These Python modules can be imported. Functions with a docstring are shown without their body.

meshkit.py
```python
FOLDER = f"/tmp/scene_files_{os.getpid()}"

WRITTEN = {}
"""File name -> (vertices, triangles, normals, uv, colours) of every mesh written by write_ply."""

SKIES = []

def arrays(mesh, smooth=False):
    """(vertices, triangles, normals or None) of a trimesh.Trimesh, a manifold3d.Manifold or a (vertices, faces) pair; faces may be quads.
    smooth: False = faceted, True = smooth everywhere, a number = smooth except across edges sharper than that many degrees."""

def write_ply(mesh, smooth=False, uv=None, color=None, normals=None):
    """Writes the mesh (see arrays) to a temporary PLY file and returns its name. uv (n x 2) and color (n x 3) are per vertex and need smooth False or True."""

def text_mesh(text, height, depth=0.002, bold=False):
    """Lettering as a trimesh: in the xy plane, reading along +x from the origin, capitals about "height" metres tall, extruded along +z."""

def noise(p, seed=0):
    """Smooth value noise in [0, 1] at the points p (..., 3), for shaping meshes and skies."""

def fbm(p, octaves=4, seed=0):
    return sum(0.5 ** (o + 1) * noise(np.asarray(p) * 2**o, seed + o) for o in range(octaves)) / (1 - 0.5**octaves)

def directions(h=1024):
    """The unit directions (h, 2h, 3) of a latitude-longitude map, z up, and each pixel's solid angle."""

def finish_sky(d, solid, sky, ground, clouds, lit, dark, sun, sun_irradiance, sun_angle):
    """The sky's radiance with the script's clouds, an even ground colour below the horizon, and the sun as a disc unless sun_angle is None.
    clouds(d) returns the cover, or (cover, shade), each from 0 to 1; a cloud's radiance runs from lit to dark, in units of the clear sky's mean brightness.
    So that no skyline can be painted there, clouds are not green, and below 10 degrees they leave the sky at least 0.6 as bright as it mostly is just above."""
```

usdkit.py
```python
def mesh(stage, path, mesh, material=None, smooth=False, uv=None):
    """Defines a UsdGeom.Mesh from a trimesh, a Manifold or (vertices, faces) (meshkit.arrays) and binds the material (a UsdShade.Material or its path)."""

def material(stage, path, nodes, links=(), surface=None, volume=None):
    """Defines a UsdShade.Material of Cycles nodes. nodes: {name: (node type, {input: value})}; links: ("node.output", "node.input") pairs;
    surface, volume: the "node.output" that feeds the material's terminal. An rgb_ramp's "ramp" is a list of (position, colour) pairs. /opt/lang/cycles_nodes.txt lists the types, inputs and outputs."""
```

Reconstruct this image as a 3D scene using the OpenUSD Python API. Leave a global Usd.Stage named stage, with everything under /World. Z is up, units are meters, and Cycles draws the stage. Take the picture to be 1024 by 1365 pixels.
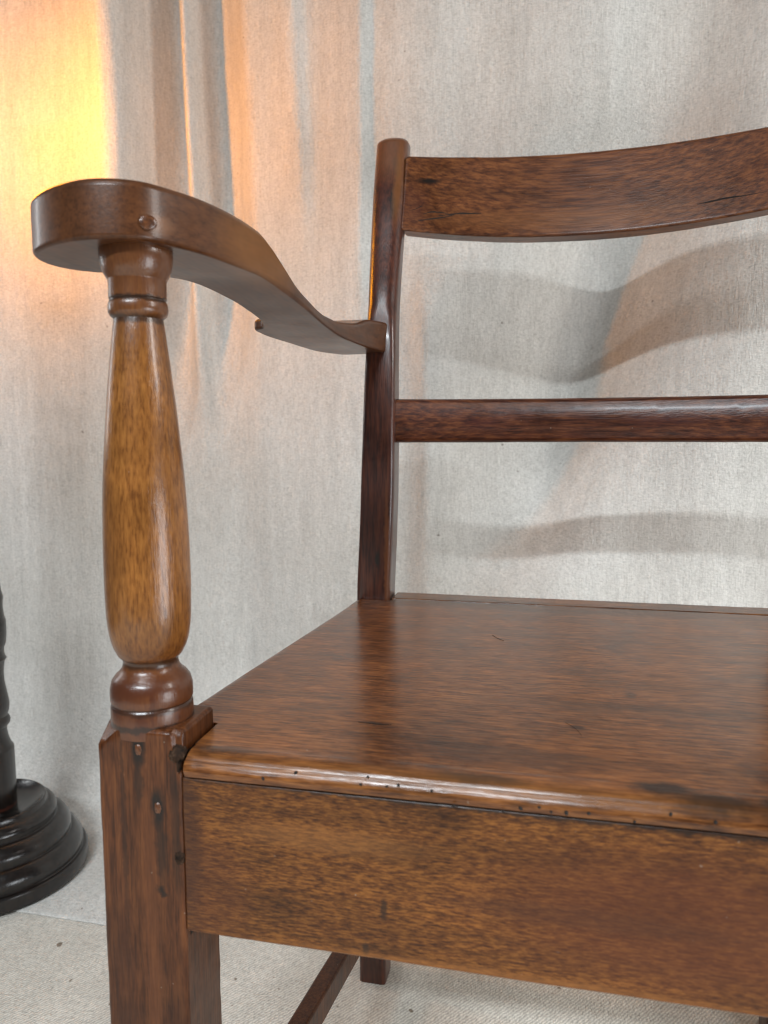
import math, random, numpy as np, trimesh, shapely, usdkit, meshkit
import manifold3d as m3
from shapely.geometry import Polygon, LineString
from scipy.spatial.transform import Rotation as Rot
from pxr import Usd, UsdGeom, UsdLux, UsdShade, Gf, Sdf
rng = np.random.default_rng(7)                                  # seeded: the same scene every time
stage = Usd.Stage.CreateInMemory()
UsdGeom.SetStageUpAxis(stage, 'Z'); UsdGeom.SetStageMetersPerUnit(stage, 1)
UsdGeom.Xform.Define(stage, '/World'); UsdGeom.Scope.Define(stage, '/World/Looks')

# ------------------------------------------------------------------ camera
EYE = np.array([0, 0, .640])
YAW, PITCH, ROLL = math.radians(12.5), math.radians(6.0), math.radians(-.2)
fw = np.array([-math.sin(YAW)*math.cos(PITCH), math.cos(YAW)*math.cos(PITCH), -math.sin(PITCH)])
rt = np.array([math.cos(YAW), math.sin(YAW), 0.]); up = np.cross(rt, fw)
rt, up = math.cos(ROLL)*rt + math.sin(ROLL)*up, math.cos(ROLL)*up - math.sin(ROLL)*rt
cam = UsdGeom.Camera.Define(stage, '/World/camera')
M = np.eye(4); M[0, :3], M[1, :3], M[2, :3], M[3, :3] = rt, up, -fw, EYE
cam.AddTransformOp().Set(Gf.Matrix4d(*M.ravel().tolist()))
cam.CreateHorizontalApertureAttr(36.); cam.CreateVerticalApertureAttr(48.)
cam.CreateFocalLengthAttr(36*1005/1024); cam.CreateClippingRangeAttr(Gf.Vec2f(.01, 50))
cam.CreateFStopAttr(11.0); cam.CreateFocusDistanceAttr(.62)
cam.CreateExposureAttr(0.16)

# ------------------------------------------------------------------ lights
def aim(prim, pos, target):
    z = np.array(pos, float) - np.array(target, float); z /= np.linalg.norm(z)
    x = np.cross([0, 0, 1.], z); x /= np.linalg.norm(x); y = np.cross(z, x)
    T = np.eye(4); T[0, :3], T[1, :3], T[2, :3], T[3, :3] = x, y, z, pos
    UsdGeom.Xformable(prim).AddTransformOp().Set(Gf.Matrix4d(*T.ravel().tolist()))
def rect(name, pos, target, w, h, inten, color):
    l = UsdLux.RectLight.Define(stage, '/World/' + name)
    l.CreateWidthAttr(w); l.CreateHeightAttr(h); l.CreateIntensityAttr(inten); l.CreateColorAttr(Gf.Vec3f(*color))
    aim(l, pos, target); return l
# a ceiling tube facing down, in front of the chair and a little to the left
rect('key_tube', (-.50, -1.55, 1.98), (-.50, -1.67, .98), 1.1, .14, 240, (.89, .98, 1.04))
rect('ceiling_tube', (-.35, -.62, 2.32), (-.35, -.60, 1.0), 1.1, .055, 60, (.93, .98, 1.02))
rect('side_panel', (1.75, .30, 1.55), (-.15, .45, .65), .40, .8, 20.0, (1.0, .97, .93))
rect('left_strip', (-1.65, .78, .98), (-.28, .40, .76), .05, .55, 24, (.95, .98, 1.0))
rect('low_fill', (1.05, .0, .36), (.20, 1.1, .42), .6, .5, 10.0, (.93, .98, 1.02))  # unseen fill, added to brighten the lower backdrop
dome = UsdLux.DomeLight.Define(stage, '/World/room_light'); dome.CreateIntensityAttr(1)
dm = usdkit.material(stage, '/World/Looks/room', {'b': ('background_shader', {'color': (.94, .98, 1.03), 'strength': .085})}, surface='b.background')
UsdShade.MaterialBindingAPI.Apply(dome.GetPrim()).Bind(dm)
BULB = 90.

# ------------------------------------------------------------------ helpers
used = {}
def free(path):
    if path not in used: used[path] = 0; return path
    used[path] += 1; return f'{path}_{used[path]:03d}'
def tag(p, label=None, cat=None, group=None, kind=None):
    for k, v in (('label', label), ('category', cat), ('group', group), ('kind', kind)):
        if v: p.SetCustomDataByKey(k, v)
ORG = {}
def thing(name, loc, label, cat):
    path = free('/World/' + name)
    x = UsdGeom.Xform.Define(stage, path); x.AddTranslateOp().Set(Gf.Vec3d(*map(float, loc))); ORG[path] = np.array(loc, float)
    tag(x.GetPrim(), label, cat); return path
def part(parent, name, mesh, mat, smooth=35, label=None, kind=None):
    path = free(parent + '/' + name)
    v, f = (mesh.vertices, mesh.faces) if isinstance(mesh, trimesh.Trimesh) else mesh
    o = np.zeros(3)
    for k, w in ORG.items():
        if path.startswith(k + '/'): o = w
    p = usdkit.mesh(stage, path, (np.asarray(v) - o, np.asarray(f)), mat, smooth=smooth).GetPrim()
    tag(p, label, kind=kind); return path
def tm(man):
    me = man.to_mesh(); return trimesh.Trimesh(np.array(me.vert_properties)[:, :3], np.array(me.tri_verts), process=True)
def fbm(p, s, o=3):
    return meshkit.fbm(np.asarray(p)*s, o) if True else 0
def hull(pts, r=.003, n=2):
    b = trimesh.creation.icosphere(subdivisions=n, radius=r).vertices
    return m3.Manifold.hull_points(np.concatenate([np.asarray(q, float) + b for q in pts]).astype(np.float64))
def worn(man, length=.006, amp=.0004, s=40, seed=0):
    t = tm(man.refine_to_length(length)); n = t.vertex_normals
    t.vertices = t.vertices + n*(fbm(t.vertices + seed, s)[:, None])*amp*2
    return t
def box8(x0, x1, y0, y1, z0, z1, r):
    return [(x, y, z) for x in (x0+r, x1-r) for y in (y0+r, y1-r) for z in (z0+r, z1-r)]
def lathe(profile, n=72, center=(0, 0), wob=0.):
    P = np.array(profile, float); a = np.linspace(0, 2*math.pi, n, endpoint=False)
    v = np.stack([center[0] + P[:, 0][:, None]*np.cos(a), center[1] + P[:, 0][:, None]*np.sin(a), np.repeat(P[:, 1][:, None], n, 1)], -1).reshape(-1, 3)
    f = []
    for i in range(len(P)-1):
        for j in range(n):
            k = (j+1) % n; A, B, C, D = i*n+j, i*n+k, (i+1)*n+k, (i+1)*n+j
            f += [(A, B, C), (A, C, D)]
    t = trimesh.Trimesh(v, f, process=False)
    c0, c1 = len(v), len(v)+1
    t = trimesh.Trimesh(np.vstack([v, [[*center, P[0, 1]], [*center, P[-1, 1]]]]), np.vstack([f, [(c0, (j+1) % n, j) for j in range(n)], [(c1, (len(P)-1)*n+j, (len(P)-1)*n+(j+1) % n) for j in range(n)]]), process=False)
    if t.volume < 0: t.invert()
    return t
def spline(P, m=6):
    """Catmull-Rom through a polyline, m points a span."""
    P = np.array(P, float); Q = np.vstack([2*P[0]-P[1], P, 2*P[-1]-P[-2]]); o = []
    for i in range(1, len(Q)-2):
        p0, p1, p2, p3 = Q[i-1:i+3]
        for t in np.linspace(0, 1, m, endpoint=False):
            o.append(.5*((2*p1) + (-p0+p2)*t + (2*p0-5*p1+4*p2-p3)*t*t + (-p0+3*p1-3*p2+p3)*t**3))
    o.append(P[-1]); return np.array(o)
def loft(rings, cap=True):
    R = np.array(rings); k, n = R.shape[:2]; v = R.reshape(-1, 3); f = []
    for i in range(k-1):
        for j in range(n):
            q = (j+1) % n; A, B, C, D = i*n+j, i*n+q, (i+1)*n+q, (i+1)*n+j
            f += [(A, B, C), (A, C, D)]
    v = np.vstack([v, R[0].mean(0), R[-1].mean(0)]); c0, c1 = len(v)-2, len(v)-1
    f += [(c0, (j+1) % n, j) for j in range(n)] + [(c1, (k-1)*n+j, (k-1)*n+(j+1) % n) for j in range(n)]
    t = trimesh.Trimesh(v, f, process=False)
    if t.volume < 0: t.invert()
    return t
sm = lambda x, a, b: (lambda t: t*t*(3-2*t))(np.clip((x-a)/(b-a), 0, 1))
CX = .0275                                                     # the chair's middle plane
def mirror(t):
    t = t.copy(); t.vertices[:, 0] = 2*CX - t.vertices[:, 0]; t.invert(); return t

# ------------------------------------------------------------------ materials
def wood(name, axis, dark, mid, light, gain=.62, bump=.35, spec=.33, along=60, across=420, fleck=.5, stains_and_shade=(), rough=.30, coat=.25, blotch=.35, streak=.3, specks=()):
    dark, mid, light = (tuple(v*gain*k for v, k in zip(q, (1.12, 1.0, .80))) for q in (dark, mid, light)); dark = tuple(v*.78 for v in dark)
    sc = lambda a, c: tuple(a if i == axis else c for i in range(3))
    N = {'g': ('geometry', {}),
         'm1': ('mapping', {'scale': sc(along, across)}), 'n1': ('noise_texture', {'scale': 1., 'detail': 3., 'roughness': .62, 'distortion': .25}),
         'r1': ('rgb_ramp', {'ramp': [(.34, dark), (.5, mid), (.66, light)]}),
         'm2': ('mapping', {'scale': sc(5, 60)}), 'n2': ('noise_texture', {'scale': 1., 'detail': 4., 'roughness': .6, 'distortion': .8}),
         'r2': ('rgb_ramp', {'ramp': [(.3, (1-streak,)*3), (.55, (1., 1., 1.)), (.75, (1+streak*.6,)*3)]}),
         'm3': ('mapping', {'scale': sc(along*.7, across*2.6)}), 'n3': ('noise_texture', {'scale': 1., 'detail': 2., 'roughness': .5}),
         'r3': ('rgb_ramp', {'ramp': [(.33, (.28, .24, .21)), (.45, (1., 1., 1.))]}),
         'n4': ('noise_texture', {'scale': 11., 'detail': 5., 'roughness': .62, 'distortion': .4}),
         'r4': ('rgb_ramp', {'ramp': [(.30, (1-blotch, 1-blotch*1.05, 1-blotch*1.1)), (.52, (1., 1., 1.)), (.7, (1+blotch*.35,)*3)]}),
         'x1': ('mix', {'mix_type': 'multiply', 'fac': 1.}), 'x2': ('mix', {'mix_type': 'multiply', 'fac': fleck}), 'x3': ('mix', {'mix_type': 'multiply', 'fac': 1.}),
         'rr': ('map_range', {'from_min': .3, 'from_max': .7, 'to_min': rough*.78, 'to_max': rough*1.3}),
         'bp': ('bump', {'strength': bump, 'distance': .0006}),
         'nd': ('noise_texture', {'scale': 180., 'detail': 2.}), 'bd': ('bump', {'strength': .10, 'distance': .0008}),
         'p': ('principled_bsdf', {'coat_weight': coat, 'coat_roughness': .16, 'specular_ior_level': spec})}
    L = [('g.position', 'm1.vector'), ('m1.vector', 'n1.vector'), ('n1.fac', 'r1.fac'), ('g.position', 'm2.vector'), ('m2.vector', 'n2.vector'), ('n2.fac', 'r2.fac'),
         ('g.position', 'm3.vector'), ('m3.vector', 'n3.vector'), ('n3.fac', 'r3.fac'), ('g.position', 'n4.vector'), ('n4.fac', 'r4.fac'), ('g.position', 'nd.vector'),
         ('r1.color', 'x1.color1'), ('r2.color', 'x1.color2'), ('x1.color', 'x2.color1'), ('r3.color', 'x2.color2'), ('x2.color', 'x3.color1'), ('r4.color', 'x3.color2'),
         ('n4.fac', 'rr.value'), ('rr.result', 'p.roughness'), ('n3.fac', 'bp.height'), ('nd.fac', 'bd.height'), ('bp.normal', 'bd.normal'), ('bd.normal', 'p.normal')]
    N['nu'] = ('noise_texture', {'scale': 260., 'detail': 1.}); N['ru'] = ('rgb_ramp', {'ramp': [(.80, (0., 0., 0.)), (.83, (.5, .5, .5))]}); N['xu'] = ('mix', {'mix_type': 'mix', 'color2': (.30, .24, .19)})
    L += [('g.position', 'nu.vector'), ('nu.fac', 'ru.fac'), ('ru.color', 'xu.fac'), ('x3.color', 'xu.color1')]
    last = 'xu.color'
    if stains_and_shade:                                                    # marks and painted groove shade, each with its own shape and place
        N['nw'] = ('noise_texture', {'scale': 130., 'detail': 3., 'roughness': .65})
        N['w0'] = ('mix', {'mix_type': 'linear_light', 'fac': .003}); L += [('g.position', 'nw.vector'), ('g.position', 'w0.color1'), ('nw.color', 'w0.color2')]
        for i, (c, r, col, k) in enumerate(stains_and_shade):
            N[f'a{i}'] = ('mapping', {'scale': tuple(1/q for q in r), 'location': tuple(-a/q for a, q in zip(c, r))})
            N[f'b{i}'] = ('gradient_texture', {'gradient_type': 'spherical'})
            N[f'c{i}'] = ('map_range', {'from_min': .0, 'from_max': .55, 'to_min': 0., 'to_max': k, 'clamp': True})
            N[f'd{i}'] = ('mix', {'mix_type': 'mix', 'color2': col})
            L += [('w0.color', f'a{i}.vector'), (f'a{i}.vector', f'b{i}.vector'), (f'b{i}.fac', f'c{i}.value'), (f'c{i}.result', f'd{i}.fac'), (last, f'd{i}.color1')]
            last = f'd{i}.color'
    L.append((last, 'p.base_color'))
    return usdkit.material(stage, '/World/Looks/' + name, N, L, surface='p.BSDF')
BLK = (.012, .007, .005)
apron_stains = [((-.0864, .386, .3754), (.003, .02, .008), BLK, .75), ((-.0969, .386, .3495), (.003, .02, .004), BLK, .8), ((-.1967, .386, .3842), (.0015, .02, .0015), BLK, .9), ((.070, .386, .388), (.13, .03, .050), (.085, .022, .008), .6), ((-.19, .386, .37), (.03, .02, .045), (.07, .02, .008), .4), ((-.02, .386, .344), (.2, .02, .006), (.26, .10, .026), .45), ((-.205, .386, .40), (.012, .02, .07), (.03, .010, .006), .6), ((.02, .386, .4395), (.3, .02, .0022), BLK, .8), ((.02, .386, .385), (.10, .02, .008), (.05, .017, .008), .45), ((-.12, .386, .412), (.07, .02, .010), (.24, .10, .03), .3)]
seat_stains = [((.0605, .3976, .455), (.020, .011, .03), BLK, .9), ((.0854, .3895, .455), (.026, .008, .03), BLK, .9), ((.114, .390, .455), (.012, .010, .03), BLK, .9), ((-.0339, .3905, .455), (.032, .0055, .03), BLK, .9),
               ((-.1067, .4526, .455), (.012, .003, .02), BLK, .7), ((.0194, .473, .455), (.006, .005, .02), BLK, .6), ((.058, .54, .455), (.005, .008, .02), BLK, .5), ((-.1816, .3955, .455), (.03, .006, .02), BLK, .6),
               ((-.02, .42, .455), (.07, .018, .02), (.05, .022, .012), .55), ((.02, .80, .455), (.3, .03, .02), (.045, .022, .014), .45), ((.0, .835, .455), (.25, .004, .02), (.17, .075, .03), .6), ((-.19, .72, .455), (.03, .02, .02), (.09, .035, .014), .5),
               ((-.05, .383, .4545), (.2, .014, .01), (.20, .09, .034), .35), ((.05, .51, .455), (.12, .012, .02), (.06, .028, .014), .4)]
leg_stains = [((-.2343, .386, .4545), (.0055, .03, .014), BLK, 1.), ((-.2350, .386, .434), (.0036, .03, .020), BLK, .65), ((-.223, .386, .4194), (.0055, .03, .016), BLK, 1.), ((-.2212, .386, .394), (.0048, .03, .028), BLK, .7), ((-.2229, .386, .369), (.004, .03, .004), BLK, .95), ((-.2215, .386, .3655), (.003, .03, .003), BLK, .9),
              ((-.2455, .386, .41), (.0022, .03, .09), (.018, .008, .005), .55), ((-.229, .386, .33), (.007, .03, .12), (.12, .04, .014), .4), ((-.2115, .386, .41), (.004, .03, .06), BLK, .55), ((-.25, .386, .30), (.012, .03, .08), (.03, .010, .005), .5)]
W_apron = wood('apron_wood', 0, (.095, .030, .009), (.190, .070, .017), (.33, .135, .032), gain=.56, spec=.24, coat=.12, along=185, across=900, fleck=.55, stains_and_shade=apron_stains, blotch=.55, streak=.42, rough=.36)
W_seat = wood('seat_wood', 0, (.080, .028, .010), (.130, .050, .017), (.205, .086, .029), gain=1.0, spec=.27, along=62, across=480, fleck=.65, streak=.34, stains_and_shade=seat_stains, rough=.23, coat=.20, blotch=.48)
W_leg = wood('leg_wood', 2, (.066, .022, .009), (.090, .031, .012), (.125, .046, .017), gain=.80, spec=.22, coat=.10, along=40, across=380, fleck=.5, stains_and_shade=leg_stains, blotch=.35)
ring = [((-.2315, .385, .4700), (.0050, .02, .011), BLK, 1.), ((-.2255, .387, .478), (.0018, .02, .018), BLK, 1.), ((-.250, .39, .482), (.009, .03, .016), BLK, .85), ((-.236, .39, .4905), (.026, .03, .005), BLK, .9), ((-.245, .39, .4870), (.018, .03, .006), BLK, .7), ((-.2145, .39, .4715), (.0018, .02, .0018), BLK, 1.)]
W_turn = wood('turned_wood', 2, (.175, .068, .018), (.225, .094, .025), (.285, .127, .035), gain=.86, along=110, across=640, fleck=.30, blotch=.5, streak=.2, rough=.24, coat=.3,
              stains_and_shade=ring + [((-.237, .408, .474), (.09, .09, .052), (.070, .020, .008), .88), ((-.237, .408, .735), (.08, .08, .055), (.080, .028, .012), .8), ((-.237, .408, .4767), (.12, .12, .0026), BLK, .6), ((-.237, .408, .5030), (.12, .12, .0034), BLK, .7), ((-.237, .408, .7167), (.12, .12, .0022), BLK, .8), ((-.237, .408, .7052), (.12, .12, .003), BLK, .7), ((-.237, .408, .4665), (.12, .12, .0026), BLK, .8), ((-.255, .40, .56), (.025, .06, .07), (.13, .05, .014), .4)])  # thin black bands: groove shade painted in; body darker on the left
W_arm = wood('arm_wood', 1, (.100, .040, .019), (.115, .046, .021), (.135, .055, .024), bump=.10, spec=.24, coat=.12, along=40, across=420, fleck=.08, blotch=.22, rough=.34,
             stains_and_shade=[((-.19, .49, .76), (.03, .07, .03), (.24, .105, .035), .5), ((-.214, .39, .755), (.009, .02, .007), (.19, .085, .04), .6)])
W_back = wood('back_wood', 2, (.052, .014, .009), (.085, .023, .013), (.125, .036, .018), along=30, across=330, fleck=.3, spec=.5, blotch=.35, rough=.34, coat=.35,
              stains_and_shade=[((-.1830, .89, .953), (.0050, .05, .010), BLK, 1.), ((-.1800, .90, .943), (.0042, .05, .014), BLK, 1.), ((-.1805, .87, .895), (.0045, .05, .016), BLK, 1.), ((-.1840, .86, .910), (.0030, .05, .016), BLK, .9), ((-.187, .808, .50), (.0030, .03, .011), BLK, 1.),
                      ((-.19, .89, .98), (.04, .05, .06), (.20, .075, .024), .5), ((-.178, .87, .93), (.007, .06, .07), (.22, .085, .026), .55), ((-.176, .81, .50), (.004, .02, .1), (.17, .06, .02), .5)])
crack = [((-.1446, .889, .9312), (.017, .05, .0048), BLK, 1.), ((-.128, .889, .9335), (.02, .05, .0015), BLK, .3)]
W_crest = wood('crest_wood', 0, (.072, .025, .012), (.120, .043, .018), (.19, .076, .030), gain=.88, along=22, across=300, fleck=.3, blotch=.36, rough=.34, coat=.15,
               stains_and_shade=crack + [((.0, .93, .885), (.22, .08, .016), (.22, .085, .028), .3), ((-.165, .88, .90), (.03, .05, .035), (.065, .02, .014), .4)])
W_rail = wood('rail_wood', 0, (.045, .013, .009), (.085, .026, .014), (.150, .054, .024), along=30, across=330, gain=.78, fleck=.30, blotch=.5, rough=.33, coat=.15,
              stains_and_shade=[((-.075, .81, .650), (.028, .05, .010), (.04, .009, .010), .6), ((-.03, .81, .662), (.014, .05, .006), (.04, .009, .010), .5), ((.11, .81, .652), (.06, .05, .012), (.045, .012, .012), .55), ((.0, .81, .670), (.2, .05, .006), (.19, .075, .03), .4)])
W_ebony = wood('ebonised_wood', 2, (.010, .008, .009), (.014, .011, .012), (.022, .016, .015), gain=.6, spec=.5, along=30, across=200, fleck=.3, blotch=.5, rough=.25, coat=.35,
               stains_and_shade=[((-.786, .9007, .104), (.07, .07, .004), (.09, .022, .012), .55)])
W_peg = wood('peg_wood', 1, (.10, .038, .018), (.14, .055, .026), (.19, .075, .034), along=300, across=300, rough=.3)
M_dark = usdkit.material(stage, '/World/Looks/dark_gap', {'p': ('principled_bsdf', {'base_color': (.010, .006, .004), 'roughness': .9})}, surface='p.BSDF')
M_wax = usdkit.material(stage, '/World/Looks/old_wax', {'n': ('noise_texture', {'scale': 260., 'detail': 3.}), 'r': ('rgb_ramp', {'ramp': [(.35, (.010, .006, .004)), (.62, (.036, .018, .010)), (.80, (.10, .065, .04))]}), 'p': ('principled_bsdf', {'roughness': .85, 'specular_ior_level': .15})},
                        [('n.fac', 'r.fac'), ('r.color', 'p.base_color')], surface='p.BSDF')
M_bulb = usdkit.material(stage, '/World/Looks/lit_bulb', {'e': ('emission', {'color': (1.0, .33, .0), 'strength': BULB})}, surface='e.emission')
M_brass = usdkit.material(stage, '/World/Looks/aged_brass', {'p': ('principled_bsdf', {'base_color': (.45, .30, .10), 'metallic': 1., 'roughness': .35})}, surface='p.BSDF')

def linen(name, col, weave, twill):
    sx, sy = weave
    N = {'g': ('geometry', {}),
         'ma': ('mapping', {'scale': (230, 230, 560)}), 'na': ('noise_texture', {'scale': 1., 'detail': 2., 'roughness': .6, 'distortion': .5}),
         'mb': ('mapping', {'scale': (560, 560, 60)}), 'nb': ('noise_texture', {'scale': 1., 'detail': 2., 'roughness': .6, 'distortion': .5}),
         'mc': ('mapping', {'scale': (60, 60, 7)}), 'nc': ('noise_texture', {'scale': 1., 'detail': 3., 'roughness': .55}),
         'nd': ('noise_texture', {'scale': 3.0, 'detail': 4., 'roughness': .6}),
         'ns': ('noise_texture', {'scale': 75., 'detail': 1., 'roughness': .4}), 'rs': ('rgb_ramp', {'ramp': [(.80, (1., 1., 1.)), (.83, (.45, .42, .40))]}),
         'ra': ('rgb_ramp', {'ramp': [(.28, (.78, .775, .765)), (.5, (1., 1., 1.)), (.72, (1.13, 1.13, 1.125))]}),
         'rb': ('rgb_ramp', {'ramp': [(.28, (.86, .855, .85)), (.5, (1., 1., 1.)), (.72, (1.09, 1.09, 1.085))]}),
         'rc': ('rgb_ramp', {'ramp': [(.3, (.93, .92, .91)), (.7, (1.06, 1.05, 1.04))]}),
         'rd': ('rgb_ramp', {'ramp': [(.3, (.92, .91, .89)), (.7, (1.05, 1.05, 1.05))]}),
         'x1': ('mix', {'mix_type': 'multiply', 'fac': 1., 'color1': col}), 'x2': ('mix', {'mix_type': 'multiply', 'fac': 1.}), 'x3': ('mix', {'mix_type': 'multiply', 'fac': 1.}), 'x4': ('mix', {'mix_type': 'multiply', 'fac': 1.}), 'x5': ('mix', {'mix_type': 'multiply', 'fac': 1.}),
         'h': ('math', {'math_type': 'add'}), 'bp': ('bump', {'strength': .8, 'distance': .0016}),
         'p': ('principled_bsdf', {'roughness': .9, 'specular_ior_level': .2, 'sheen_weight': .08})}
    L = [('g.position', f'm{k}.vector') for k in 'abc'] + [(f'm{k}.vector', f'n{k}.vector') for k in 'abc'] + [('g.position', 'nd.vector'), ('g.position', 'ns.vector'), ('ns.fac', 'rs.fac')] + [(f'n{k}.fac', f'r{k}.fac') for k in 'abcd']
    L += [('ra.color', 'x1.color2'), ('x1.color', 'x2.color1'), ('rb.color', 'x2.color2'), ('x2.color', 'x3.color1'), ('rc.color', 'x3.color2'), ('x3.color', 'x4.color1'), ('rd.color', 'x4.color2'), ('x4.color', 'x5.color1'), ('rs.color', 'x5.color2'), ('x5.color', 'p.base_color'),
          ('na.fac', 'h.value1'), ('nb.fac', 'h.value2'), ('h.value', 'bp.height'), ('bp.normal', 'p.normal')]
    if twill: N['rs'][1]['ramp'] = [(.745, (1., 1., 1.)), (.775, (.40, .34, .29))]
    if twill:                                                     # diagonal rib of the floor canvas
        N['ma'][1]['scale'] = (420, 140, 300); N['mb'][1]['scale'] = (140, 420, 300); N['mc'][1]['scale'] = (12, 12, 12)
        N['tw'] = ('wave_texture', {'wave_type': 'bands', 'bands_direction': 'x', 'scale': 1., 'distortion': 3.5, 'detail': 2., 'detail_scale': 1.5})
        N['mt'] = ('mapping', {'rotation': (0, 0, math.radians(38)), 'scale': (92, 92, 92)})
        N['rt'] = ('rgb_ramp', {'ramp': [(.0, (.74, .73, .72)), (1., (1.07, 1.07, 1.06))]}); N['x6'] = ('mix', {'mix_type': 'multiply', 'fac': 1.})
        L.remove(('x5.color', 'p.base_color'))
        L += [('g.position', 'mt.vector'), ('mt.vector', 'tw.vector'), ('tw.fac', 'rt.fac'), ('x5.color', 'x6.color1'), ('rt.color', 'x6.color2'), ('x6.color', 'p.base_color')]
    return usdkit.material(stage, '/World/Looks/' + name, N, L, surface='p.BSDF')
M_linen = linen('linen', (.585, .575, .552), (1, 1), False)
M_canvas = linen('floor_canvas', (.62, .59, .54), (1, 1), True)

# ------------------------------------------------------------------ setting: floor canvas and hanging linen
def sheet(P):
    """P: (rows, cols, 3) grid of points."""
    r, c = P.shape[:2]; i = np.arange(r*c).reshape(r, c)
    a, b, d, e = i[:-1, :-1].ravel(), i[:-1, 1:].ravel(), i[1:, 1:].ravel(), i[1:, :-1].ravel()
    return trimesh.Trimesh(P.reshape(-1, 3), np.vstack([np.stack([a, b, d], 1), np.stack([a, d, e], 1)]), process=False)
g = lambda x, c, w: np.exp(-((x-c)/w)**2)
def folds(x, z):
    """How far the cloth stands away from its plane (+ is away from the room)."""
    xs = x + .02*fbm(np.stack([x*1.5, x*0, z*1.2], -1).reshape(-1, 3), 2.).reshape(x.shape)
    hi = sm(z, .55, .95)                                           # the drapes tighten towards the top
    fan = (1.3 - z)*.10
    d = np.zeros_like(x)
    def ridge(c, l, r, h):                                          # a drape: gentle rise on the left, quick fall on the right
        t = xs - c
        return np.where(t < 0, np.exp(-(t/l)**2), np.exp(-(t/r)**2))*h
    left = 1 - sm(x, -.45, -.05)
    back = sm(x, -.70, -.62)*(1 - sm(x, -.52, -.16))                 # the bay behind the first drape lies further back
    d += .02*left + .10*back*(.25 + .75*hi)
    d -= ridge(-.672 + .1*fan, .075, .016, .058)*(.10 + .90*hi)
    d -= ridge(-.580 + .3*fan, .026, .018, .075)*hi
    d -= ridge(-.470 + .4*fan, .045, .13, .060)*(.3 + .7*hi)
    d -= ridge(-.395 + .5*fan, .030, .016, .012)*sm(z, .85, 1.1)
    d -= ridge(-.283 + .1*fan, .10, .012, .016)*sm(z, .7, .95)
    d -= ridge(-.178 + .1*fan, .022, .05, .022)*(1 - sm(z, .80, .92))
    # the wide hollow behind the chair back
    c = .075 - (.83 - z)*.33
    d += .105*np.where(xs < c, g(xs, c, .135), g(xs, c, .078))*sm(z, .26, .72)*(1 - .75*sm(z, .92, 1.15))
    d -= .030*g(xs, c + .24, .11)*sm(z, .40, .75)
    d += .010*np.sin(xs*9 + 1.3*z) + .006*np.sin(xs*23 - 2*z)
    d += .004*fbm(np.stack([x*14, x*0, z*2.2], -1).reshape(-1, 3), 1.).reshape(x.shape)
    return d
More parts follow.
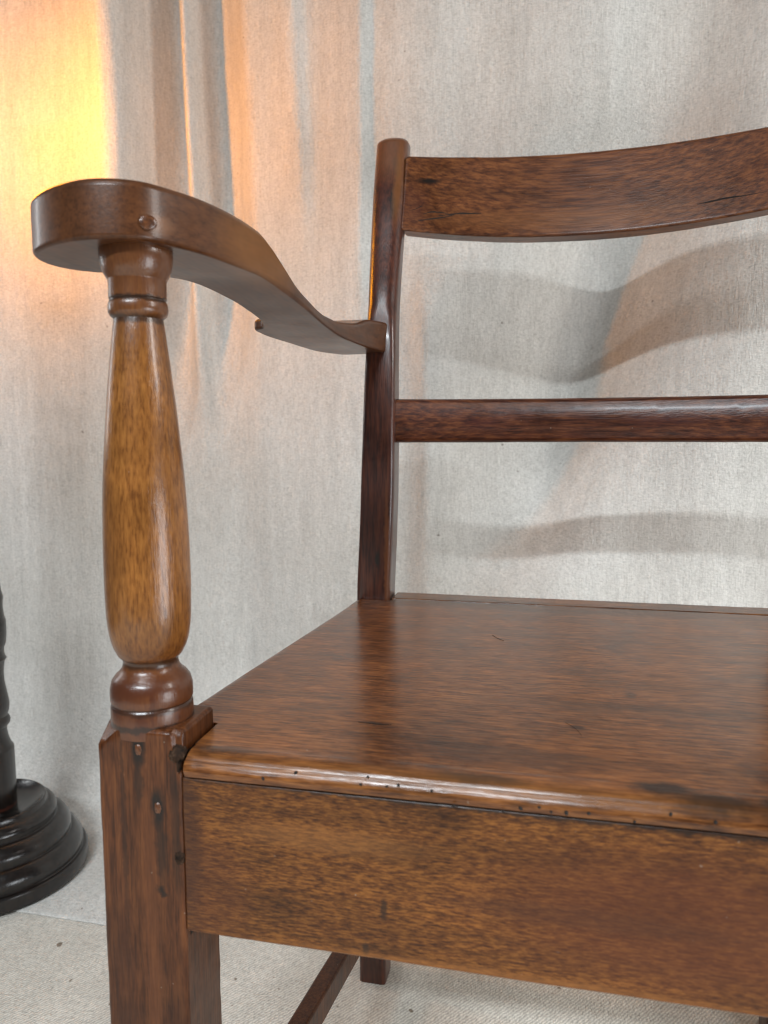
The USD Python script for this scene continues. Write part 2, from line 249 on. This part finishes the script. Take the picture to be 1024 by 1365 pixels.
def backdrop():
    xs = np.concatenate([np.linspace(-1.7, -1.06, 25)[:-1], np.linspace(-1.06, .44, 330), np.linspace(.44, 1.6, 40)[1:]])
    R, Y0 = .13, 1.13
    zs = np.concatenate([np.linspace(2.3, 1.3, 16)[:-1], np.linspace(1.3, R, 190)])
    prof = [(Y0, z, 1.) for z in zs]
    for a in np.linspace(0, math.pi/2, 24)[1:]: prof.append((Y0 - R + R*math.cos(a), R - R*math.sin(a) + .003, 1 - a/(math.pi/2)))
    prof += [(y, .0018, 0) for y in np.linspace(Y0-R-.01, .822, 20)] + [(.8180, .0014, 0), (.8170, .0002, 0)]
    prof = np.array(prof); X = np.repeat(xs[None], len(prof), 0); Z = np.repeat(prof[:, 1][:, None], len(xs), 1)
    D = folds(X, Z)*np.minimum(prof[:, 2], 1)[:, None]*sm(Z, .0, .25)
    q = np.stack([X*20, Z*0, Z*26], -1).reshape(-1, 3)
    D = D + .0016*fbm(q, 1.).reshape(X.shape)*sm(Z, .02, .2)        # small crumples
    Yv = prof[:, 0][:, None] + D
    near = sm(-Yv, -.99, -.86)*(Z < .02)                             # lying part: wavy hem, soft rucks
    Yv = Yv + near*(.11*sm(X, -.50, -.22) + .006*np.sin(X*7) + .010*(X + .7) + .003*fbm(np.stack([X*9, X*0, X*0], -1).reshape(-1, 3), 1.).reshape(X.shape))
    Z = Z + (Z < .02)*sm(-Yv, -1.0, -.93)*(Z > .002)*.0012*np.abs(fbm(np.stack([X*11, Yv*9, X*0], -1).reshape(-1, 3), 1.).reshape(X.shape))
    return sheet(np.stack([X, Yv, Z], -1))
usdkit.mesh(stage, free('/World/backdrop'), backdrop(), M_linen, smooth=180)
tag(stage.GetPrimAtPath('/World/backdrop'), 'pale natural linen cloth hanging in loose folds behind the chair', kind='structure')
def floor():
    xs = np.linspace(-1.7, 1.6, 260); ys = np.linspace(-1.2, 1.25, 230); X, Y = np.meshgrid(xs, ys)
    cr = .815 + .006*np.sin(X*7) + .012*(X + .7)
    Z = .0006*fbm(np.stack([X*6, Y*6, X*0], -1).reshape(-1, 3), 1.).reshape(X.shape) - .0012
    return sheet(np.stack([X, Y, np.minimum(Z, .0)], -1)[:, ::1])
fl = floor()
if fl.face_normals[:, 2].mean() < 0: fl.invert()
usdkit.mesh(stage, free('/World/floor'), fl, M_canvas, smooth=180)
tag(stage.GetPrimAtPath('/World/floor'), 'off white twill canvas spread over the floor', kind='structure')

# ------------------------------------------------------------------ the armchair
chair = thing('armchair', (CX, .61, 0), 'antique mahogany armchair with a turned arm support and plank seat', 'armchair')
both = lambda name, t, mat, smooth=35: (part(chair, name, t, mat, smooth), part(chair, name, mirror(t), mat, smooth))

# front legs: square below, chamfered shoulders under the turning
FL, FR, FF, FB, FT = -.2612, -.2080, .386, .4315, .4665
def front_leg():
    body = hull(box8(FL, FR, FF, FB, -.004, FT, .0022) , .0022)
    a = body
    k = .011                                                        # bevelled corners at the top
    for sx, sy, cut in ((-1, -1, .0085), (-1, 1, .0085), (1, -1, .0035)):
        cx, cy = (FL if sx < 0 else FR), (FF if sy < 0 else FB)
        n = np.array([sx*.8, sy*.8, 1.0]); n /= np.linalg.norm(n); p = np.array([cx, cy, FT]) - n*cut
        a = a.trim_by_plane(tuple((-n).tolist()), float(-(n @ p)))
    # the chipped corner against the seat
    chip = hull([(FR+.002, FF-.003, .470), (FR-.0085, FF-.003, .470), (FR-.005, FF+.004, .470), (FR+.002, FF+.006, .468), (FR+.001, FF-.002, .432), (FR-.0035, FF-.003, .446)], .0009)
    a = a - chip
    return worn(a, .005, .0006, 55, 3)
both('front_leg', front_leg(), W_leg, 32)
prof = [(.0241, .4600), (.0243, .4684), (.0241, .4758), (.0235, .4766), (.0231, .4774), (.0235, .4782), (.0241, .4792), (.0242, .4826), (.0240, .4869), (.0229, .4912), (.0206, .4945), (.0184, .4962), (.0165, .4990), (.0158, .5020), (.0160, .5040), (.0168, .5048), (.0186, .5067), (.0212, .5119), (.0233, .5203),
        (.0244, .5301), (.0249, .5505), (.0248, .5707), (.0242, .5908), (.0232, .6106), (.0218, .6302), (.0202, .6497), (.0182, .669), (.0161, .6881), (.0141, .7040), (.0138, .7060), (.0146, .7070), (.0158, .7080), (.0166, .7098), (.0168, .7118), (.0166, .7142), (.0161, .7158), (.0155, .7163), (.0155, .7170), (.0161, .7176),
        (.0161, .7230), (.0162, .7278), (.0166, .7286), (.0184, .7318), (.0198, .7365), (.0203, .7407), (.0204, .7450), (.0195, .7475)]
def support():
    P = np.array(prof); Q = [P[0]]
    for a, b in zip(P[:-1], P[1:]):
        n = max(1, int(abs(b[1]-a[1])/.004)); Q += [a + (b-a)*t for t in np.linspace(0, 1, n+1)[1:]]
    Q = np.array(Q)
    mid = (Q[:, 1] > .506) & (Q[:, 1] < .7035)
    from scipy.interpolate import PchipInterpolator
    Q[mid, 0] = PchipInterpolator(P[:, 1], P[:, 0])(Q[mid, 1])
    t = lathe(Q, 80, (-.2372, .4085)); v = t.vertices
    d = fbm(v*np.array([1, 1, .4]) + 9, 45)
    c = np.array([-.2372, .4085]); r = v[:, :2] - c; L = np.linalg.norm(r, axis=1, keepdims=True)+1e-9
    v[:, :2] += r/L*(d*.0007)[:, None]
    t.vertices = v; return t
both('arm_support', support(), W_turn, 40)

# armrest: plan outline, thickness along y, rounded edges
A_in = [(-.247, .3757), (-.233, .378), (-.2185, .3866), (-.2095, .404), (-.2015, .423), (-.1955, .452), (-.191, .480), (-.189, .501), (-.187, .535), (-.187, .579), (-.1885, .612), (-.190, .68), (-.1875, .735), (-.182, .793), (-.1745, .830)]
A_out = [(-.232, .830), (-.2455, .800), (-.251, .770), (-.2545, .70), (-.2590, .663), (-.2588, .6395), (-.2565, .6345), (-.2475, .6300), (-.2435, .622), (-.2370, .595), (-.236, .560), (-.238, .530), (-.2435, .4997), (-.254, .478), (-.272, .4655), (-.291, .4566), (-.3045, .444), (-.3100, .427), (-.307, .4115), (-.298, .3985), (-.280, .3858), (-.262, .378)]
from scipy.interpolate import PchipInterpolator
ztop = PchipInterpolator([.36, .40, .44, .483, .502, .520, .536, .555, .579, .602, .625, .66, .69, .736, .758, .775, .84], [.7772, .7770, .7765, .7735, .7680, .7605, .7540, .7475, .7430, .7404, .7392, .7400, .7425, .7481, .7535, .7565, .7600])
zbot = PchipInterpolator([.36, .48, .53, .6, .65, .7, .85], [.7448, .7440, .7395, .7325, .7290, .7272, .7268])
def armrest():
    from scipy.ndimage import gaussian_filter1d
    o = np.vstack([spline(A_in, 7), spline(A_out[:5], 5), A_out[5:8], spline(A_out[8:] + [A_in[0]], 7)[:-1]])
    pl = Polygon(o).buffer(0); o = np.array(pl.exterior.coords)[:-1]
    ls = LineString(np.vstack([o, o[:1]])); n = int(ls.length/.0012); q = np.array([ls.interpolate(i*ls.length/n).coords[0] for i in range(n)])
    g1, g2 = gaussian_filter1d(q, 6., axis=0, mode='wrap'), gaussian_filter1d(q, 1.2, axis=0, mode='wrap')
    k = (np.exp(-((q[:, 1]-.634)/.016)**2)*(q[:, 0] < -.22))[:, None]; k = np.maximum(k, sm(q[:, 1], .80, .815)[:, None]); o = g1*(1-k) + g2*k
    pl = Polygon(o)
    if not shapely.is_ccw(pl.exterior): o = o[::-1]
    t0 = np.roll(o, -1, 0) - np.roll(o, 1, 0); t0 /= np.linalg.norm(t0, axis=1, keepdims=True)
    nrm = gaussian_filter1d(np.stack([t0[:, 1], -t0[:, 0]], 1), 2., axis=0, mode='wrap'); nrm /= np.linalg.norm(nrm, axis=1, keepdims=True)
    H = lambda y: ztop(y) - zbot(y)
    def ringv(top, th):                                             # th: 0 on the side, pi/2 on the face
        r = np.minimum(.0048, H(o[:, 1])*.36) if top else np.minimum(.0028, H(o[:, 1])*.25)
        q = o - nrm*(r*(1 - math.cos(th)))[:, None]
        z = (ztop(q[:, 1]) - r*(1 - math.sin(th))) if top else (zbot(q[:, 1]) + r*(1 - math.sin(th)))
        return np.column_stack([q, z])
    ths = np.linspace(0, math.pi/2, 7)
    bot, top = [ringv(False, a) for a in ths[::-1]], [ringv(True, a) for a in ths]
    rings = bot + [bot[-1]*(1-k) + top[0]*k for k in (.25, .5, .75)] + top
    n = len(o); V, F = [np.vstack(rings)], []
    for i in range(len(rings)-1):
        a = i*n + np.arange(n); b = i*n + (np.arange(n)+1) % n
        F += [np.stack([a, b, b+n], 1), np.stack([a, b+n, a+n], 1)]
    off = len(rings)*n
    for rg, zf, sgn in ((rings[0], zbot, -1), (rings[-1], ztop, 1)):
        c = tm(m3.CrossSection([rg[:, :2]]).extrude(.01).refine_to_length(.006))
        f = c.faces[c.face_normals[:, 2]*sgn > .9]; v = c.vertices.copy(); v[:, 2] = zf(v[:, 1])
        V.append(v); F.append(f + off); off += len(v)
    t = trimesh.Trimesh(np.vstack(V), np.vstack(F), process=False); t.merge_vertices(digits_vertex=6)
    t.vertices = t.vertices + np.stack([0*t.vertices[:, 0]]*2 + [.0005*fbm(t.vertices*np.array([1, .6, 1]), 40)], 1)
    return t
arm = armrest()
p1, p2 = both('armrest', arm, W_arm, 60)
peg = trimesh.creation.icosphere(subdivisions=3, radius=1.); peg.vertices = Rot.from_euler('z', 38, degrees=True).apply(peg.vertices*np.array([.0046, .0013, .0038])*(1 + .12*fbm(peg.vertices, 2)[:, None])) + np.array([-.2172, .3876, .7545])
part(p1, 'peg', peg, W_peg, 60); part(p2, 'peg', mirror(peg), W_peg, 60)

# rear posts: one piece from the floor, raked back above the arm
st = [(-.004, .797, .832, -.2085, -.1775), (.10, .798, .836, -.2085, -.1765), (.25, .802, .842, -.2095, -.1755), (.40, .807, .846, -.2110, -.1748), (.455, .808, .846, -.2115, -.1740), (.52, .808, .845, -.2085, -.1712), (.60, .808, .843, -.2053, -.1686), (.67, .809, .842, -.2026, -.1682), (.74, .815, .846, -.2008, -.1688),
      (.79, .829, .860, -.2030, -.1702), (.84, .850, .880, -.2056, -.1710), (.90, .8725, .902, -.2079, -.1712), (.95, .8945, .923, -.2098, -.1714), (.975, .904, .932, -.2100, -.1720), (.995, .9115, .939, -.2102, -.1722)]
def rear_post():
    S = np.array(st); zz = np.concatenate([np.linspace(-.004, .74, 50), np.linspace(.74, .980, 40)[1:]])
    from scipy.interpolate import PchipInterpolator
    F = [PchipInterpolator(S[:, 0], S[:, i]) for i in range(1, 5)]
    rings = []
    def ringat(z, shrink, dz=0):
        yf, yb, xl, xr = (float(f(z)) for f in F)
        w, dth = (xr-xl)/2, (yb-yf)/2; cx, cy = (xl+xr)/2, (yb+yf)/2
        bow = float(np.interp(z, [.70, .78], [.0, 1.]))              # front face rounds over above the arm
        o = []
        for a in np.linspace(0, 2*math.pi, 56, endpoint=False):
            c, s = math.cos(a), math.sin(a); n = 9 if s > 0 else 9 - 6.5*bow
            
            q = (abs(c)**n + abs(s)**n)**(-1/n)
            o.append((cx + w*shrink*c*q, cy + dth*shrink*s*q + dz*.4, z + dz))
        return o
    for z in zz: rings.append(ringat(z, 1.))
    for k in np.linspace(0, 1, 7)[1:]: rings.append(ringat(.980, math.sqrt(max(1 - k*k*.93, 0)), .0085*k))
    t = loft(rings); t.vertices = t.vertices + t.vertex_normals*(fbm(t.vertices, 35)*.0006)[:, None]; return t
both('rear_post', rear_post(), W_back, 40)

# curved back rails
XL, XR = -.1725, 2*CX + .1725
def rail(z0, z1, th, y_end, bow, lean, crown, r, bulge=0.):
    t = tm(hull(box8(XL, XR, 0, th, z0, z1, r), r, 2).refine_to_length(.007)); v = t.vertices.copy()
    u = (v[:, 0]-CX)/((XR-XL)/2); zm = (z0+z1)/2
    e = (v[:, 2]-zm)/((z1-z0)/2)
    v[:, 1] += y_end + bow*(1-u*u) + lean*(v[:, 2]-zm) + np.where(v[:, 1] < th*.5, bulge*e*e, 0)
    v[:, 2] += crown*(1-u*u)*e
    v += t.vertex_normals*(fbm(v, 30)*.0007)[:, None]
    t.vertices = v; return t
part(chair, 'crest_rail', rail(.8698, .9611, .031, .885, .050, .35, .005, .0032), W_crest, 35)
part(chair, 'middle_rail', rail(.6294, .6765, .017, .815, .030, .0, 0., .0045, .0055), W_rail, 45)

# seat: the plank with a rounded nose, and a narrow strip behind it
SEAT = .4550
def plank(poly, z0, z1, rtop, rfront, ref=.005):
    pl = Polygon(poly); o = np.array(pl.exterior.coords)[:-1]
    if not shapely.is_ccw(pl.exterior): o = o[::-1]
    t = tm(m3.CrossSection([o]).extrude(z1-z0, 4).refine_to_length(ref)); v = t.vertices.copy(); k = v[:, 2]/(z1-z0)
    P = shapely.points(v[:, :2]); d = shapely.distance(P, pl.exterior)
    r = np.where(v[:, 1] < .399, rfront, rtop)
    z = z0 + (z1-z0)*k
    return t, v, d, r, z
def seat_board():
    f = .3815
    pf = [(f + .012 - .012*math.cos(a), .4450 + .0097*math.sin(a)) for a in np.linspace(0, math.pi/2, 16)] + [(f + .0012, .4422), (f + .003, .4412), (.41, .4412), (.41, .4547)]
    nose = m3.Manifold.hull_points(np.array([(x, y, z) for x, ins in ((-.2050, .0014), (-.2036, 0), (2*CX+.2036, 0), (2*CX+.2050, .0014)) for y, z in [(y + ins*(y < .4), z - ins*(z > .45)) for y, z in pf]]))
    poly = [(-.2050, .400), (-.2055, .4330), (-.2365, .4330), (-.2357, .4668), (-.2330, .5042), (-.2279, .5659), (-.2216, .6421), (-.2150, .720), (-.2112, .775), (-.2100, .8065), (-.1728, .8065), (-.1728, .8150)]
    poly = poly + [(2*CX-x, y) for x, y in poly[::-1]]
    body = m3.CrossSection([np.array(poly[::-1]) if not shapely.is_ccw(Polygon(poly).exterior) else np.array(poly)]).extrude(SEAT-.0003-.4412).translate((0, 0, .4412))
    t = tm((nose + body).refine_to_length(.0045)); v = t.vertices
    ed = Polygon(poly).exterior; d = shapely.distance(shapely.points(v[:, :2]), ed)
    topm = (v[:, 2] > .452)
    w = (v[:, 1] > .437) & topm
    v[:, 2] -= np.where(w & (d < .003), .0022*(1 - d/.003), 0)
    v = v + np.stack([0*d, 0*d, topm*(.0007*fbm(v*np.array([.6, 1, 1]), 14))], -1)
    fr = v[:, 1] < .40
    v[:, 1] += fr*(.0008*fbm(v, 22) + .0005*fbm(v*np.array([.5, 1, 1]), 110)); v[:, 2] += fr*topm*.0007*fbm(v + 5, 26)
    t.vertices = v; return t
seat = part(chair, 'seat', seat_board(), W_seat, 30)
def strip():
    b = hull(box8(-.1722, 2*CX+.1722, .8157, .8475, .4412, SEAT-.0002, .0012), .0012)
    return worn(b, .008, .0004, 30, 2)
part(chair, 'seat_strip', strip(), W_seat, 30)
holes = [(-.1364, .4508), (-.0951, .4519), (-.0839, .4488), (-.0776, .4498), (-.0592, .4488), (-.0471, .4421), (-.0121, .4446), (-.0026, .4461), (.0035, .4443), (.0111, .4447), (.0223, .4456), (-.0985, .4485), (-.021, .4420), (.0447, .4437), (.062, .449), (.083, .4475), (-.155, .4465)]
hs = []
for i, (x, z) in enumerate(holes):
    s = trimesh.creation.icosphere(subdivisions=1, radius=.0007 + .0005*rng.random())
    dz = min(max(z - .4450, 0)/.0097, .98); yy = .3815 + .012*(1 - math.sqrt(1 - dz*dz)) + .0004
    s.vertices = s.vertices*[1 + .25*rng.random(), .9, .9] + [x, yy, z]; s.apply_transform(trimesh.transformations.rotation_matrix(rng.random()*3, [0, 1, 0], [x, yy, z])); hs.append(s)
part(seat, 'woodworm_holes', trimesh.util.concatenate(hs), M_dark, 60, kind='stuff')

def flatline(pts, wd):
    P = spline(pts, 6); V, F = [], []
    for i, (x, y) in enumerate(P):
        k = wd*math.sin(math.pi*(i+.5)/(len(P)+.2))
        V += [(x, y-k, SEAT+.0003), (x, y+k, SEAT+.0003), (x, y, SEAT-.002)]
    for i in range(len(P)-1):
        for j in range(3): q = (j+1) % 3; a, b = i*3, i*3+3; F += [(a+j, a+q, b+q), (a+j, b+q, b+j)]
    return trimesh.Trimesh(V, F, process=False)
for pts, wd in (([(.012, .480), (.018, .471), (.021, .462), (.0215, .457)], .00012), ([(-.050, .682), (-.044, .671), (-.038, .664)], .00014), ([(-.118, .4530), (-.106, .4525), (-.096, .4530)], .0004)):
    part(seat, 'scratch', flatline(pts, wd), M_dark, 30)
# aprons
def front_apron():
    b = hull(box8(-.2072, 2*CX+.2072, .3866, .409, .3445, .4398, .0014), .0014)
    return worn(b, .008, .0005, 24, 5)
part(chair, 'front_apron', front_apron(), W_apron, 30)
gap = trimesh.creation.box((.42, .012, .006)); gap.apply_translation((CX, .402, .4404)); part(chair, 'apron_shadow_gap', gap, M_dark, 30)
def bar(a, b, w, h, r=.002):
    a, b = np.array(a, float), np.array(b, float); d = b-a; L = np.linalg.norm(d); d /= L
    s = np.cross(d, [0, 0, 1.]); s /= np.linalg.norm(s); n = np.cross(s, d)
    return worn(hull([p + s*sx*(w/2-r) + n*sz*(h/2-r) for p in (a, b) for sx in (-1, 1) for sz in (-1, 1)], r), .02, .0005, 30)
both('side_apron', bar((-.2300, .430, .393), (-.2000, .809, .393), .018, .090), W_apron, 30)
part(chair, 'rear_apron', bar((-.176, .822, .395), (2*CX+.176, .822, .395), .018, .086), W_apron, 30)
both('side_stretcher', bar((-.2345, .429, .0965), (-.1925, .800, .0905), .0172, .026), W_leg, 30)

# dark joint between leg and apron, wax that has filled it, pegs in the leg
jt = trimesh.creation.box((.0016, .02, .115)); jt.apply_translation((-.2079, .401, .396)); both('joint_gap', jt, M_dark)
def lump(c, r, seed):
    s = trimesh.creation.icosphere(subdivisions=3, radius=1.); s.vertices = s.vertices*(1 + .6*fbm(s.vertices*1.6 + seed, 3)[:, None] + .35*fbm(s.vertices*5 + seed, 2)[:, None])*np.array(r) + np.array(c); return s
w = [lump((-.2112, .3895, .4530), (.0040, .0034, .0040), 1), lump((-.2105, .3880, .3905), (.0024, .0026, .0036), 4), lump((-.2098, .3890, .4450), (.0016, .0024, .0060), 8), lump((-.2140, .3890, .4510), (.0016, .0014, .0030), 5)]
for q in w: part(chair, 'wax_filling', q, M_wax, 60)
for c in ((-.2343, .3862, .4548), (-.2230, .3862, .4200)):
    part(chair, 'leg_peg', lump(c, (.0017, .0012, .0026), 2), W_peg, 60)
# shrinkage cracks along the crest rail
def crackline(pts, wd):
    V, F = [], []
    P = spline(pts, 5)
    for i, p in enumerate(P):
        k = 1.5*wd*(math.sin(math.pi*(i+.4)/(len(P)+.2)))*(.7 + .6*rng.random())
        V += [p + [0, -.0002, k], p + [0, -.0002, -k], p + [0, .0012, 0]]
    for i in range(len(P)-1):
        a, b = i*3, i*3+3
        for j in range(3): q = (j+1) % 3; F += [(a+j, a+q, b+q), (a+j, b+q, b+j)]
    return trimesh.Trimesh(V, F, process=False)
def on_crest(x, z):
    u = (x-CX)/((XR-XL)/2); return (x, .885 + .050*(1-u*u) + .35*(z-.91515), z)
for pts, wd in (([(-.171, .892), (-.160, .894), (-.152, .8985), (-.147, .900)], .0006), ([(-.157, .903), (-.152, .8985), (-.150, .9045)], .0005), ([(-.160, .880), (-.145, .8835), (-.128, .887), (-.115, .891)], .0006), ([(-.135, .8885), (-.110, .8925), (-.085, .893)], .0006),
                ([(-.150, .8895), (-.140, .8925), (-.122, .8925)], .0008), ([(.150, .8865), (.172, .888), (.195, .8875), (.215, .888)], .0009), ([(.19, .896), (.208, .8985), (.218, .900)], .0006)):
    c = part(chair + '/crest_rail', 'crack', crackline([on_crest(*q) for q in pts], wd), M_dark, 30)

# ------------------------------------------------------------------ the dark turned lamp standard
LX, LY = -.786, .9007
lamp = thing('floor_lamp', (LX, LY, .0035), 'tall ebonised turned lamp standard on a stepped round base', 'floor lamp')
def turned(pf, n=72): return lathe([(r*(1.045 if r > .05 else 1), z + .003) for r, z in pf], n, (LX, LY))
part(lamp, 'base', turned([(.112, 0), (.118, .0008), (.1208, .003), (.1215, .008), (.1215, .0175), (.1205, .0205), (.1185, .0222), (.1150, .0226), (.1142, .0240), (.1142, .0275), (.1148, .0300), (.1140, .0360), (.1105, .0430), (.1055, .0480), (.1022, .0497), (.1000, .0500), (.0992, .0512), (.0992, .0550), (.0998, .0585), (.0985, .0645), (.0945, .0710), (.0890, .0752), (.0850, .0768), (.0822, .0772), (.0812, .0785), (.0812, .0835), (.0818, .0860),
                                 (.0808, .0900), (.0775, .0945), (.0735, .0968), (.0712, .0974), (.0700, .0985), (.0698, .1015), (.0685, .1045), (.0668, .1058), (.0645, .1048), (.058, .0985), (.048, .0935), (.034, .092)]), W_ebony, 24)
part(lamp, 'column', turned([(.0325, .0915), (.0327, .120), (.0327, .183), (.0318, .186), (.0290, .190), (.0262, .200), (.0245, .211), (.0255, .217), (.0290, .221), (.0299, .2255), (.0285, .230), (.0262, .2325), (.0285, .2395), (.0296, .248), (.0292, .2545), (.0270, .268), (.0248, .283), (.0245, .298), (.0262, .311), (.0280, .315), (.0292, .3165), (.0280, .319),
                             (.0265, .324), (.0268, .332), (.0298, .340), (.0309, .355), (.0310, .372), (.0292, .378), (.0280, .390), (.0284, .400), (.0292, .406), (.0280, .411), (.0268, .416), (.0255, .432), (.020, .46), (.0165, .52), (.0175, .60), (.0215, .68), (.024, .73), (.020, .76), (.0155, .775), (.021, .785), (.021, .795), (.015, .80), (.014, .86), (.018, .90), (.024, .93), (.030, .945), (.030, .953), (.014, .956)]), W_ebony, 30)
part(lamp, 'bulb_socket', turned([(.013, .9575), (.0135, .962), (.016, .966), (.016, .998), (.013, 1.003)]), M_brass, 30)
part(lamp, 'bulb', turned([(.012, 1.004), (.0135, 1.010), (.0170, 1.022), (.0180, 1.040), (.0180, 1.195), (.0165, 1.210), (.0120, 1.219), (.004, 1.222)]), M_bulb, 60)
